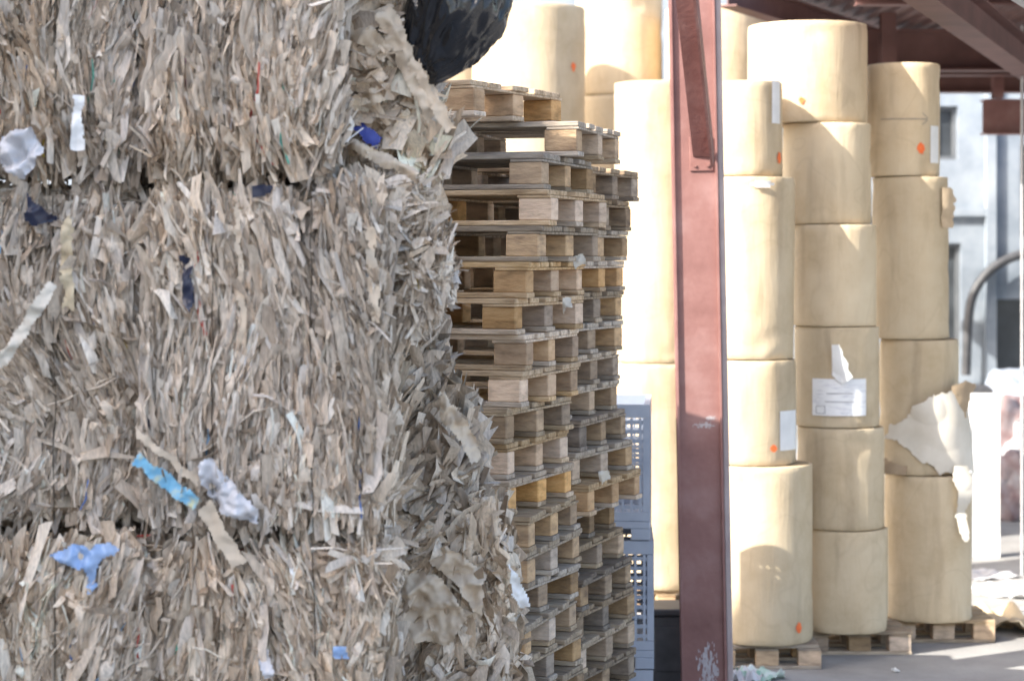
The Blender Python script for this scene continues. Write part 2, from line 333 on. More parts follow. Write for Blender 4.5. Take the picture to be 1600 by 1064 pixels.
# ---------------------------------------------------------------- crumpled sheets
def inside(pt,poly):
    x,y=pt; c=False; j=len(poly)-1
    for i in range(len(poly)):
        xi,yi=poly[i]; xj,yj=poly[j]
        if (yi>y)!=(yj>y) and x<(xj-xi)*(y-yi)/(yj-yi)+xi: c=not c
        j=i
    return c
def poly_sheet(name,poly,D,mat,crump=0.02,res=0.006,seed=0,freq=9,rag=0.012):
    w=[(X_(a,D),Z_(b,D)) for a,b in poly]
    xs=[p[0] for p in w]; zs=[p[1] for p in w]; x0,x1,z0,z1=min(xs),max(xs),min(zs),max(zs)
    nx=max(2,int((x1-x0)/res)+1); nz=max(2,int((z1-z0)/res)+1)
    bm=bmesh.new(); vs={}
    cx,cz=(x0+x1)/2,z0
    for i in range(nx+1):
        for j in range(nz+1):
            x=x0+(x1-x0)*i/nx; z=z0+(z1-z0)*j/nz
            q=Vector((x*freq,z*freq,seed*3.1))
            d=(abs(mnoise.noise(q))*2-0.6)*crump+mnoise.noise(q*2.7)*crump*0.9+mnoise.noise(q*6)*crump*.3
            vs[i,j]=bm.verts.new((x-cx+mnoise.noise(q*2)*0.008,d,z-cz+mnoise.noise(q*2+Vector((5,5,5)))*0.008))
    for i in range(nx):
        for j in range(nz):
            x=x0+(x1-x0)*(i+.5)/nx; z=z0+(z1-z0)*(j+.5)/nz
            q=Vector((x*22,z*22,seed)); rx=mnoise.noise(q)*rag; rz=mnoise.noise(q+Vector((9,9,9)))*rag
            if inside((x+rx,z+rz),w): bm.faces.new((vs[i,j],vs[i+1,j],vs[i+1,j+1],vs[i,j+1]))
    for v in list(bm.verts):
        if not v.link_faces: bm.verts.remove(v)
    o=mkobj(name,bm_done(bm,name),mat,loc=(cx,D,cz),smooth=True)
    return o
M_blue=noisy('light_blue_film',(0.22,0.36,0.62),(0.42,0.54,0.74),scale=9,rough=0.35)
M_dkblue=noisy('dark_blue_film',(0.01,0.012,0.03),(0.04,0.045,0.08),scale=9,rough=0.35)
M_royal=noisy('royal_blue_paper',(0.03,0.05,0.28),(0.06,0.09,0.4),scale=9,rough=0.5)
M_clear=noisy('milky_film',(0.50,0.49,0.50),(0.68,0.67,0.68),scale=9,rough=0.3)
M_ylw=noisy('yellowed_tape',(0.52,0.42,0.27),(0.62,0.52,0.36),scale=9,rough=0.7)
M_card=noisy('cardboard_strip_mat',(0.53,0.43,0.32),(0.67,0.56,0.43),scale=9,rough=0.9)
M_print=noisy('printed_carton',(0.13,0.42,0.62),(0.24,0.50,0.68),scale=22,rough=0.5,c3=(0.62,0.60,0.34),detail=2)
def rect(cx,cy,l,w,deg):
    a=math.radians(deg); ca,sa=math.cos(a),math.sin(a)
    return [(cx+ca*x-sa*y,cy+sa*x+ca*y) for x,y in((-l/2,-w/2),(l/2,-w*.4),(l/2*.94,w*.1),(l/2,w/2),(-l/2*.9,w*.4))]
scr=[('plastic_film',[(75,866),(110,852),(150,848),(188,850),(180,870),(150,880),(150,920),(138,925),(132,888),(95,882)],6.33,M_blue,.035,'crumpled light blue plastic film caught in bale','plastic film'),
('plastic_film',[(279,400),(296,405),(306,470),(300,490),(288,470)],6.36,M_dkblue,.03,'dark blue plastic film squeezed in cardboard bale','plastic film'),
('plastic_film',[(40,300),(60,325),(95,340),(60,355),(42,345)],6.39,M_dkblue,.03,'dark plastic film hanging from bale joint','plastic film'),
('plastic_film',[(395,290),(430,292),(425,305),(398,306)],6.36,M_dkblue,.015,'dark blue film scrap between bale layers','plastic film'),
('plastic_bag',[(0,215),(30,205),(55,200),(60,215),(70,240),(55,262),(40,280),(10,270),(0,250)],6.36,M_clear,.06,'crumpled milky plastic bag poking out of bale','plastic bag'),
('plastic_film',[(305,725),(330,715),(355,745),(400,790),(405,815),(375,812),(335,785),(312,755)],6.34,M_clear,.05,'milky plastic film sheet hanging from bale','plastic film'),
('printed_carton_strip',rect(258,750,125,24,36),6.335,M_print,.015,'printed cyan and yellow carton strip stuck in bale','carton strip'),
('printed_carton_strip',rect(572,208,50,22,35),6.68,M_royal,.012,'royal blue carton scrap under loose cardboard','carton strip'),
('cardboard_strip',rect(345,835,115,28,58),6.32,M_card,.01,'flat cardboard strip hanging out of bale','cardboard strip'),
('cardboard_strip',rect(262,715,130,12,38),6.34,M_card,.01,'narrow cardboard strip sticking out of bale','cardboard strip'),
('paper_tape',rect(105,410,150,20,88),6.39,M_ylw,.02,'yellowed paper tape running down the bale','paper tape'),
('paper_tape',rect(122,190,90,22,90),6.385,M_white,.015,'white paper strip pressed in bale','paper strip'),
('paper_tape',rect(40,510,160,20,-58),6.385,M_cream,.03,'pale paper strip hanging diagonally on bale','paper strip'),
('paper_tape',rect(582,430,150,18,86),6.37,M_card,.008,'cardboard edge strip at corner of bale','cardboard strip'),
('cardboard_strip',rect(375,430,220,10,87),6.355,M_card,.01,'long thin cardboard strip standing on bale face','cardboard strip'),
('cardboard_strip',rect(640,100,190,40,62),6.66,M_card,.03,'torn cardboard sheet in loose heap','cardboard strip'),
('cardboard_strip',rect(672,150,130,18,60),6.64,M_card,.02,'torn cardboard strip hanging down from heap','cardboard strip'),
('cardboard_strip',rect(575,60,90,36,40),6.66,M_card,.03,'pale torn cardboard sheet in loose heap','cardboard strip'),
('cardboard_strip',rect(560,160,110,26,-20),6.66,M_card,.03,'bent cardboard sheet in loose heap','cardboard strip'),
('cardboard_strip',rect(600,250,120,20,25),6.62,M_card,.03,'bent cardboard strip poking out of heap','cardboard strip'),
('plastic_film',[(400,1010),(420,1015),(428,1055),(412,1060)],6.34,M_clear,.03,'milky film scrap pressed in lower bale','plastic film'),
('plastic_film',[(517,1008),(535,1012),(545,1032),(525,1030)],6.35,M_blue,.02,'blue film scrap pressed in lower bale','plastic film'),
('cardboard_strip',[(600,930),(640,880),(690,905),(730,960),(700,1010),(650,1000)],7.22,M_card,.04,'creased flat cardboard sheet on lower bale','cardboard strip'),
('cardboard_strip',[(660,870),(700,850),(760,900),(750,960),(700,900)],7.22,M_card,.04,'bent cardboard sheet fanning out of lower bale','cardboard strip'),
('cardboard_strip',[(690,610),(725,650),(755,715),(738,725),(710,680),(685,650)],7.2,M_card,.04,'curled cardboard flap sagging from bale','cardboard strip'),
('paper_tape',[(795,880),(812,900),(828,945),(815,952),(800,930)],7.2,M_white,.03,'white paper scrap hanging on bale corner','paper strip'),
]
for i,(nm,poly,D,mat,cr,lab,cat) in enumerate(scr):
    o=poly_sheet(nm,poly,D,mat,crump=cr,seed=i+1); tag(o,lab,cat)

# black refuse bag
bm=bmesh.new(); bmesh.ops.create_icosphere(bm,subdivisions=6,radius=1.0)
Rt=Matrix.Rotation(math.radians(26),4,'Y')
def ridge(x,y,z): return 1-2*abs(mnoise.noise(Vector((x,y,z))))
for v in bm.verts:
    n=v.co.copy()
    taper=1-0.45*max(0,-n.z)**1.5-0.1*max(0,n.z)
    wx=n.x+.3*mnoise.noise(n*2); wy=n.y+.3*mnoise.noise(n*2+Vector((3,3,3)))
    rid=ridge(wx*2.6,wy*2.6,n.z*.9)*0.12+ridge(wx*6+7,wy*6+1,n.z*1.6+2)*0.06+ridge(wx*12,wy*12,n.z*3)*.018
    k=1+rid+.14*mnoise.noise(n*1.3)
    v.co=Rt@Vector((n.x*0.155*taper*k,n.y*0.15*taper*k,n.z*0.29*(1+rid*0.5)))
bag=mkobj('refuse_bag',bm_done(bm,'refuse_bag'),M_black,loc=P_(718,6,6.72),smooth=True)
tag(bag,'glossy black plastic refuse bag hanging over bales','refuse bag')

# ---------------------------------------------------------------- pallets
def pallet_meshes(L,W,seed,mats):
    R=random.Random(seed)
    bm=bmesh.new()
    ws=[0.145,0.10,0.145,0.10,0.145]; ys=[-W/2+0.0725,-W*0.235,0,W*0.235,W/2-0.0725]
    for w,y in zip(ws,ys):
        w*=W/0.8
        bm_box(bm,-L/2+R.uniform(-.008,.008),L/2+R.uniform(-.014,.010),y-w/2,y+w/2,0.1225+R.uniform(-.001,.001),0.1440,bev=0.003)
    for x in(-L/2+0.0725,0,L/2-0.0725):
        bm_box(bm,x-0.07,x+0.07,-W/2+.002,W/2-.002,0.1105,0.1213,bev=0.002)
    deck=bm_done(bm,'deck')
    bm=bmesh.new(); bm_box(bm,-L/2+R.uniform(-.004,.004),L/2,-0.05,0.05,0,0.0205,bev=0.003); runner=bm_done(bm,'bottom_board')
    bm=bmesh.new(); bm_box(bm,-0.07,0.07,-0.046,0.046,0.021,0.110,bev=0.004); blk=bm_done(bm,'block')
    for m in(deck,runner): m.materials.append(mats[0])
    blk.materials.append(mats[1])
    return deck,runner,blk
vN=[pallet_meshes(1.2,0.8,s,WN) for s in(1,2)]; vW=[pallet_meshes(1.2,0.8,s,WW) for s in(3,4)]; vD=[pallet_meshes(1.2,0.8,s,WD) for s in(5,6)]
small=[pallet_meshes(0.66,0.60,s,WN) for s in(7,8)]
def place_pallet(cx,cy,z,rot,var,L,W,label,group,R):
    deck,runner,blk=var
    e=bpy.data.objects.new('wooden_pallet',None); e.empty_display_size=0.1; col.objects.link(e)
    e.location=(cx,cy,z); e.rotation_euler=(0,0,rot)
    tag(e,label,'pallet',group)
    d=bpy.data.objects.new('deck',deck); col.objects.link(d); d.parent=e
    if R.random()<0.5: d.rotation_euler=(0,0,math.pi)
    for y in(-W/2+0.05,0,W/2-0.05):
        r=bpy.data.objects.new('bottom_board',runner); col.objects.link(r); r.parent=e; r.location=(R.uniform(-.006,.006),y,0)
        for x in(-L/2+0.0725,0,L/2-0.0725):
            b=bpy.data.objects.new('block',blk); col.objects.link(b); b.parent=e
            b.location=(x+R.uniform(-.008,.006),y+R.uniform(-.004,.004),0); b.rotation_euler=(0,0,R.uniform(-.07,.07))
    return e
STEP=0.1457; R=random.Random(8)
C1=(0.03,8.2); off=(-.427,.581)
rights={20:930,19:948,18:938,17:915,16:906,15:910,14:905,13:896,12:886,11:893,10:908,9:912,8:903,7:905,6:908,5:910}
for i in range(1,21):
    dx=(rights.get(i,908)-908)*8.9/F+R.uniform(-.012,.012)
    v=(vW if R.random()<(.75 if i>=11 else .3) else vN)
    if i in(18,10,9): v=vN
    place_pallet(C1[0]+off[0]+dx,C1[1]+off[1]+R.uniform(-.03,.01),(i-1)*STEP,math.radians(-20+R.uniform(-3.5,3.5)),R.choice(v),1.2,.8,'weathered wooden pallet in a tall stack beside bales','wooden pallets in tall stacks',R)
place_pallet(C1[0]+off[0]+.20,C1[1]+off[1]+.24,20*STEP,math.radians(-15),vN[0],1.2,.8,'grey wooden pallet bridging the two pallet stacks','wooden pallets in tall stacks',R)
place_pallet(C1[0]+off[0]-.10,C1[1]+off[1]+.02,21*STEP,math.radians(-28),vW[1],1.2,.8,'pale sunlit wooden pallet on top of the stack','wooden pallets in tall stacks',R)
C2=(0.355,9.34)
r2={20:1000,19:988,18:980,17:978,16:974,15:970,14:970,13:966,12:982,11:987,10:1002,9:964,8:976,7:990,6:990,5:992,4:992}
for i in range(1,21):
    dx=(r2.get(i,985)-1000)*10.0/F
    v=vW if i in(10,17) else (vN if R.random()<.3 else vD)
    place_pallet(C2[0]+off[0]+dx,C2[1]+off[1]+R.uniform(-.01,.03),(i-1)*STEP,math.radians(-21+R.uniform(-2.5,2.5)),R.choice(v),1.2,.8,'old wooden pallet in the rear stack','wooden pallets in tall stacks',R)
for (px,py,D,lab) in((887,478,8.55,'shredded paper scrap caught on pallet edge'),(905,412,8.75,'pale paper scrap caught between pallets'),(945,748,9.5,'white paper scrap stuck in pallet opening')):
    o=poly_sheet('paper_scrap',[(px-9,py-12),(px+6,py-14),(px+10,py),(px-2,py+4),(px-8,py+12)],D,M_cream,crump=.02,res=.004,seed=px); tag(o,lab,'paper scrap')

# ---------------------------------------------------------------- paper rolls
def roll_mesh(r,h,seed):
    bm=bmesh.new(); seg=72
    prof=[(0.045,0.03),(0.045,0.0),(r*0.55,0.0),(r-0.02,0.0),(r-0.004,0.001),(r,0.006)]
    nz=max(6,int(h/0.035))
    for k in range(1,nz): prof.append((r,0.006+(h-0.012)*k/nz))
    prof+=[(r,h-0.006),(r-0.004,h-0.001),(r-0.02,h),(r*0.55,h),(0.045,h),(0.045,h-0.03)]
    rings=[]; rr_=random.Random(int(seed*10))
    dents=[(rr_.uniform(0,6.28),rr_.choice([rr_.uniform(0,.12),h-rr_.uniform(0,.12),rr_.uniform(0,h)]),rr_.uniform(.005,.015)) for _ in range(11)]
    for (pr,z) in prof:
        ring=[]
        for s in range(seg):
            a=2*math.pi*s/seg
            q=Vector((math.cos(a)*1.4,math.sin(a)*1.4,z*1.2+seed*7.3))
            d=0.0
            if pr>r*0.8:
                d=mnoise.noise(q)*0.006
                edge=min(z,h-z)
                if edge<0.05: d+=(mnoise.noise(Vector((math.cos(a)*4,math.sin(a)*4,seed*3+(9 if z>h/2 else 0))))-0.2)*0.012*(1-edge/0.05)
                for (da,dz,dd) in dents:
                    t=(math.atan2(math.sin(a-da),math.cos(a-da))*r/.055)**2+((z-dz)/.045)**2
                    if t<6: d-=dd*math.exp(-t)
            lap=((a+seed)%(2*math.pi))/(2*math.pi)*0.005 if pr>r*0.8 else 0
            rr=pr+d+lap
            ring.append(bm.verts.new((math.cos(a)*rr,math.sin(a)*rr,z)))
        rings.append(ring)
    for k in range(len(rings)-1):
        for s in range(seg):
            f=bm.faces.new((rings[k][s],rings[k][(s+1)%seg],rings[k+1][(s+1)%seg],rings[k+1][s])); f.smooth=True
            if k<3 or k>=len(rings)-4: f.material_index=1; f.smooth=False
    for rg,rev in((rings[0],False),(rings[-1],True)):
        f=bm.faces.new(rg if rev else rg[::-1]); f.material_index=1
    bmesh.ops.recalc_face_normals(bm,faces=bm.faces)
    return bm_done(bm,'paper_roll')
def make_roll(pxc,rpx,ytop,ybot,D,seed,label,zb=None,group='stacked kraft paper rolls',zt=None):
    r=rpx*D/F; Df=D-r*0.8
    if zt is None: zt=Z_(ytop,Df)
    z0=Z_(ybot,Df) if zb is None else zb
    me=roll_mesh(r,zt-z0-0.005,seed)
    o=mkobj('paper_roll',me,[M_kraft,M_core],loc=(X_(pxc,D),D,z0)); o.rotation_euler=(random.uniform(-.004,.004),random.uniform(-.004,.004),0)
    tag(o,label,'paper roll',group)
    return o,r
def on_roll(o,r,px,py,w,h,mat,name,polyf=None,out=0.009,res=0.012,crump=0.0,label=None,rot=0.0,lift=None,cf=14):
    c=o.location
    k=(px-800)/F
    A=k*k+1; B=-2*(k*c.x+c.y); Cc=c.x**2+c.y**2-r*r; disc=max(B*B-4*A*Cc,0)
    y=(-B-math.sqrt(disc))/(2*A); x=k*y
    th=math.atan2(y-c.y,x-c.x); z=Z_(py,y)-c.z
    nx=max(2,int(w/res)); nz=max(2,int(h/res)); bm=bmesh.new(); vs={}
    for i in range(nx+1):
        for j in range(nz+1):
            u=-w/2+w*i/nx; v=-h/2+h*j/nz
            uu=u*math.cos(rot)-v*math.sin(rot); vv=u*math.sin(rot)+v*math.cos(rot)
            q=Vector((u*cf,v*cf,px*0.1)); d=out+(abs(mnoise.noise(q)))*crump*2+(lift(u/w,v/h) if lift else 0)
            a=th+uu/r
            vs[i,j]=bm.verts.new((math.cos(a)*(r+d),math.sin(a)*(r+d),z+vv))
    for i in range(nx):
        for j in range(nz):
            u=(i+.5)/nx-.5; v=(j+.5)/nz-.5
            if polyf is None or polyf(u,v): bm.faces.new((vs[i,j],vs[i+1,j],vs[i+1,j+1],vs[i,j+1]))
    for v in list(bm.verts):
        if not v.link_faces: bm.verts.remove(v)
    p=mkobj(name,bm_done(bm,name),mat,parent=o,smooth=True)
    if label: p['label']=label
    return p
def blob(u,v): return (u*2)**2+(v*2)**2+0.5*mnoise.noise(Vector((u*6,v*6,2)))<0.9
def stack(pxs,rpx,ys,D,labels,base=0.15,seed0=0):
    out=[]; zt=None
    if not isinstance(D,list): D=[D]*(len(ys)-1)
    for i in range(len(ys)-1):
        last=i==len(ys)-2
        o,r=make_roll(pxs[i],rpx[i],ys[i],ys[i+1],D[i],seed0+i*1.7,labels[i%len(labels)],zb=base if last else None,zt=zt)
        zt=o.location.z; out.append((o,r))
    return out
A=stack([826]*3,[88]*3,[5,290,590,900],16.6,['sunlit kraft paper roll in a stack behind pallets'],seed0=1)
B=stack([967]*4,[67]*4,[-70,148,380,620,900],17.6,['kraft paper roll in tall stack behind others'],seed0=11)
Cst=stack([1030]*2,[68]*2,[125,567,960],14.7,['tall bright kraft paper roll beside steel column','kraft paper roll standing at base of stack'],seed0=21)
Bk=stack([700]*4,[75]*4,[-60,150,400,650,900],18.2,['kraft paper roll in stack behind bales'],seed0=26)
J=stack([1120]*3,[80]*3,[8,240,520,900],17.2,['kraft paper roll in rear stack behind column'],seed0=31)
E=stack([1164,1174,1177,1192],[57,65,67,77],[125,275,562,727,1005],12.65,['slim kraft paper roll topping a stack','tall kraft paper roll with crushed top edge','kraft paper roll with shipping label','wide kraft paper roll on a pallet'],base=.146,seed0=41)
Fs=stack([1262,1292,1302,1307,1313,1319],[92,68,66,65,67,67],[32,191,350,510,668,828,990],[13.17,13.05,13,13,13,13],['wide kraft paper roll on top of a stack','kraft paper roll with stained side','kraft paper roll in leaning stack','kraft paper roll with white label and torn tag','kraft paper roll in leaning stack','kraft paper roll resting on a pallet'],base=.146,seed0=51)
G=stack([1411,1422,1436,1450],[56,58,60,66],[97,275,530,742,968],13.4,['kraft paper roll with orange mark and drawn arrow','kraft paper roll with wrinkled wrapping','kraft paper roll with torn open wrapping','kraft paper roll with torn wrapper on a pallet'],base=.146,seed0=61)
for (px,D) in((1188,12.7),(1330,13.15),(1462,13.55)):
    place_pallet(X_(px,D),D,0,random.uniform(-.03,.03),random.choice(small),.66,.60,'small wooden pallet under a stack of paper rolls','small pallets under paper rolls',R)
for st in(A,B,Cst,Bk,J):
    o,r=st[-1]
    place_pallet(o.location.x,o.location.y,0,0.1,small[1],.66,.60,'small wooden pallet under a stack of paper rolls','small pallets under paper rolls',R)
on_roll(*A[0],895,105,.05,.075,M_orange,'orange_mark',blob)
on_roll(*G[0],1438,232,.055,.075,M_orange,'orange_mark',blob,res=.006)
on_roll(*G[0],1459,226,.09,.24,M_white,'paper_label',label='white shipping label wrapped round roll side')
on_roll(*E[0],1216,247,.05,.07,M_orange,'orange_mark',blob,res=.006)
on_roll(*E[0],1211,160,.08,.26,M_white,'paper_label')
on_roll(*Fs[0],1253,157,.035,.04,M_orange,'orange_mark',blob,res=.006)
on_roll(*E[3],1247,980,.045,.065,M_orange,'orange_mark',blob,res=.006)
on_roll(*E[2],1208,700,.045,.045,M_orange,'orange_mark',blob,out=.012,res=.006)
on_roll(*E[2],1232,672,.16,.24,M_white,'paper_label',label='white shipping label on roll side')
M_label=noisy('printed_label',(0.62,0.62,0.65),(0.84,0.84,0.83),scale=16,rough=.7,stretch=(1,1,5),c3=(0.86,0.86,0.85))
on_roll(*Fs[3],1312,621,.345,.23,M_label,'paper_label',label='white printed shipping label')
on_roll(*Fs[3],1283,640,.06,.05,M_galv,'printed_box',lambda u,v: abs(u)>.38 or abs(v)>.38,out=.0115,res=.005)
on_roll(*Fs[3],1312,615,.16,.006,M_galv,'printed_line',out=.0115,res=.006)
on_roll(*Fs[3],1312,628,.18,.006,M_galv,'printed_line',out=.0115,res=.006)
on_roll(*Fs[3],1316,572,.15,.27,M_white,'torn_tag',lambda u,v: (-0.40<u) and u<0.35-0.62*(v+0.3)+.06*mnoise.noise(Vector((v*6,0,0))) and (v>-0.42+abs(u)*.5),out=.02,crump=.012,res=.005,lift=lambda u,v:.05*(v+.5)+.03*u,label='torn white paper corner curling off roll',cf=8)
on_roll(*G[0],1412,186,.30,.005,M_ink,'drawn_arrow',rot=0.0)
on_roll(*G[0],1444,181,.05,.005,M_ink,'drawn_arrow',rot=-0.7)
on_roll(*G[0],1444,191,.05,.005,M_ink,'drawn_arrow',rot=0.7)
def torn(u,v):
    n=0.09*mnoise.noise(Vector((u*3.5,v*3.5,1)))+0.04*mnoise.noise(Vector((u*16,v*16,4)))
    top=0.05+0.80*(u+.45) if u<0 else 0.44-abs(u-.05)*0.2
    bot=-0.05-0.6*(u+.5) if u<0.1 else -0.44
    return (bot+n<v<top+n) and -0.48+n<u<0.49
on_roll(*G[2],1452,676,.56,.60,M_cream,'torn_wrapping',torn,out=.015,crump=.018,label='torn cream inner paper bulging from roll',lift=lambda u,v:.05*max(0,u)+.03*math.sin(u*6+v*4)+.03,cf=4,res=.007)
on_roll(*G[2],1402,727,.17,.10,M_kraftdark,'torn_flap',lambda u,v: v<0.25+0.2*mnoise.noise(Vector((u*5,3,1)))-.5*u ,out=.03,crump=.02,lift=lambda u,v:.05*(.5-v),label='brown torn paper flap',cf=6,res=.007)
on_roll(*G[2],1488,622,.16,.24,M_kraftdark,'torn_flap',lambda u,v: u<0.2+.4*v+.2*mnoise.noise(Vector((u*5,v*5,1))) and abs(v)<.5-.3*abs(u),out=.05,crump=.02,lift=lambda u,v:.08*(.5+u),label='brown torn wrapper flap',cf=6,res=.007)
on_roll(*G[3],1496,785,.15,.48,M_cream,'torn_wrapping',lambda u,v: abs(u)<0.24+.25*v+0.2*mnoise.noise(Vector((3,v*5,1))) ,out=.02,crump=.02,lift=lambda u,v:.05*(.5+u)+.02*math.sin(v*9),label='hanging strip of torn cream wrapping',cf=6,res=.007)
on_roll(*G[1],1476,325,.12,.26,M_kraft_in,'torn_flap',lambda u,v: u<0.3+.25*mnoise.noise(Vector((u*5,v*7,1)))-.5*abs(v),out=.012,crump=.015,lift=lambda u,v:.05*(.5+u),label='loose brown flap of wrapping',cf=6,res=.007)
on_roll(*E[1],1190,288,.14,.04,M_white,'torn_tag',blob,out=.015,crump=.01)

# ---------------------------------------------------------------- plastic crates
def crate(cx,cy,z0,w,d,h,rot,label):
    e=bpy.data.objects.new('plastic_crate',None); col.objects.link(e); e.location=(cx,cy,z0); e.rotation_euler=(0,0,rot)
    tag(e,label,'plastic crate','stacked plastic crates')
    t=.03
    box_obj('crate_base',[(-w/2,w/2,-d/2,d/2,.06,.10),(-w/2,-w/2+.1,-d/2,d/2,0,.06),(w/2-.1,w/2,-d/2,d/2,0,.06),(-.05,.05,-d/2,d/2,0,.06)],M_plastic_grey,e)
    def panel(L,axis,sgn):
        bs=[]
        n=int(L/.045)
        def add(a0,a1,zz0,zz1,th=t,ins=0):
            if axis=='x': bs.append((a0,a1,sgn*(d/2)-(th if sgn>0 else 0)-ins*sgn,sgn*(d/2)+(0 if sgn>0 else th)-ins*sgn,zz0,zz1))
            else: bs.append((sgn*(w/2)-(th if sgn>0 else 0)-ins*sgn,sgn*(w/2)+(0 if sgn>0 else th)-ins*sgn,a0,a1,zz0,zz1))
        q=L/2-(0 if axis=='x' else t+.002)
        add(-q,q,.102,.15); add(-q,q,h-.07,h)
        nb=max(3,int((h-.2)/.052)); zs=np.linspace(.175,h-.095,nb)
        for zz in zs: add(-q+.03,q-.03,zz-.010,zz+.010,.012,.006)
        for k in range(n+1):
            a=-q+.006+ (2*q-.012)*k/n; ww=.03 if k in(0,n) else .007
            add(max(-q,a-ww),min(q,a+ww),.152,h-.072,.014,.002)
        return bs
    for ax,L,s in(('x',w,-1),('x',w,1),('y',d,-1),('y',d,1)):
        box_obj('side_panel',panel(L,ax,s),M_plastic_grey,e,bev=0)
cD=10.9
crate(X_(960,cD)-.05,cD+.4,0.0,.56,.8,.30,-.06,'low grey plastic crate at base of stack')
crate(X_(960,cD)-.05,cD+.4,.305,.56,.8,.68,-.05,'grey blue slotted plastic crate in stack')
crate(X_(957,cD)-.05,cD+.4,.99,.56,.8,.72,-.08,'grey blue slotted plastic crate on top')

bm=bmesh.new(); bm_box(bm,-.16,.16,-.15,.15,0,.42,bev=.01); bm_box(bm,-.18,.18,-.17,.17,.422,.46,bev=.008); bm_box(bm,-.12,.12,-.16,-.152,.1,.36,bev=.003)
o=mkobj('storage_bin',bm_done(bm,'storage_bin'),M_darkbox,loc=(X_(1052,12.0),12.0,0)); tag(o,'dark grey plastic bin beside the steel column','bin')

# ---------------------------------------------------------------- steel column + brace
cd=11.5
colE=bpy.data.objects.new('steel_column',None); col.objects.link(colE); colE.location=(X_(1100,cd),cd,0); colE.rotation_euler=(0,math.radians(-1.05),math.radians(-3))
tag(colE,'red oxide painted steel H column with knee brace','steel column')
box_obj('shaft',[(-.125,.125,-.125,-.11,.02,5.2),(-.125,.125,.11,.125,.02,5.2),(-.005,.005,-.11,.11,.02,5.2)],M_steel,colE,bev=.002)
box_obj('edge_strip',[(-.125,-.112,-.150,-.1255,.02,5.15),(.112,.125,-.150,-.1255,.02,5.15)],M_steel,colE,bev=.001)
box_obj('base_plate',[(-.2,.2,-.2,.2,0,.02)],M_steel,colE)
box_obj('conduit',[(.127,.160,-.125,-.08,.02,5.1)],noisy('faded_pink_grey_paint',(0.33,0.26,0.25),(0.45,0.39,0.38),scale=5,rough=.5),colE,bev=.004)
bm=bmesh.new(); beam_between(bm,(0.05,-.14,3.06),(-.16,-1.5,4.75),.12,.12,kind='L'); mkobj('knee_brace',bm_done(bm,'knee_brace'),M_steel,parent=colE)
bm=bmesh.new(); bm_box(bm,-.03,.10,-.135,-.127,2.97,3.16,bev=.003)
for bx in(.0,.07):
    for bz in(3.0,):
        bmesh.ops.create_cone(bm,segments=6,radius1=.009,radius2=.009,depth=.010,cap_ends=True,matrix=Matrix.Translation((bx,-.140,bz))@Matrix.Rotation(math.pi/2,4,'X'))
mkobj('gusset_plate',bm_done(bm,'gusset_plate'),M_steel,parent=colE)
bm=bmesh.new()
for (cx_,cz_,w_,h_,sd_) in((.02,.22,.13,.30,1),(.03,1.56,.14,.04,2),(.06,1.60,.07,.03,3)):
    n=30; vs={}
    for i in range(n+1):
        for j in range(n+1): vs[i,j]=bm.verts.new((cx_+(i/n-.5)*w_,-.1265,cz_+(j/n-.5)*h_))
    for i in range(n):
        for j in range(n):
            u=(i+.5)/n-.5; v=(j+.5)/n-.5
            if (u*2)**2+(v*2)**2+1.4*mnoise.noise(Vector((u*9,v*5,sd_*4)))+.8*mnoise.noise(Vector((u*25,v*16,sd_*4)))<.45: bm.faces.new((vs[i,j],vs[i+1,j],vs[i+1,j+1],vs[i,j+1]))
for v in list(bm.verts):
    if not v.link_faces: bm.verts.remove(v)
mkobj('scuff_mark',bm_done(bm,'scuff_mark'),noisy('scuffed_paint',(0.36,0.30,0.30),(0.5,0.46,0.46),scale=30),parent=colE)
def beam_obj(name,a,b,w,h,mat,label,kind='I'):
    a=Vector(a); b=Vector(b); bm=bmesh.new(); beam_between(bm,Vector((0,0,0)),b-a,w,h,kind=kind)
    o=mkobj(name,bm_done(bm,name),mat,loc=a); tag(o,label,'steel beam','canopy steel beams'); return o
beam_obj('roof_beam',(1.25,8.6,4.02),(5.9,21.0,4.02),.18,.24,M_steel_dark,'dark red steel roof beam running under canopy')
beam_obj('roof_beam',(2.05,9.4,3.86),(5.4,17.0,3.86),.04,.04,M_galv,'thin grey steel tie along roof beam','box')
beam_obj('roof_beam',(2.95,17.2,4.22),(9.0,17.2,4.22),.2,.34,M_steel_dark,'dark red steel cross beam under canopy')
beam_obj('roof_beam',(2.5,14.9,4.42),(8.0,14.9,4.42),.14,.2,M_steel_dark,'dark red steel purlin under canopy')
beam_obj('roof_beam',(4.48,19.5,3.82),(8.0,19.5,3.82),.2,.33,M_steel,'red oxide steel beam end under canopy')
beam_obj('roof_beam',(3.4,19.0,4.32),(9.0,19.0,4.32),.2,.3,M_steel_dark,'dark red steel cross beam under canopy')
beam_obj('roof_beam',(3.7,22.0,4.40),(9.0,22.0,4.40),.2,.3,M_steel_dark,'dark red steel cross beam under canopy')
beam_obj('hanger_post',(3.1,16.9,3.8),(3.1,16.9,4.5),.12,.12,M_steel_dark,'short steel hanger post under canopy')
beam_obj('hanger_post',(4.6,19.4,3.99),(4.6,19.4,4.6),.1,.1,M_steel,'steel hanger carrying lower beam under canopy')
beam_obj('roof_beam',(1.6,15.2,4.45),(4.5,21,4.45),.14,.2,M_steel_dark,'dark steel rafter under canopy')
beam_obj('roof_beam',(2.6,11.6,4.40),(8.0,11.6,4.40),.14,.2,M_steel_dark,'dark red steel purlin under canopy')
bm=bmesh.new()
nx=90
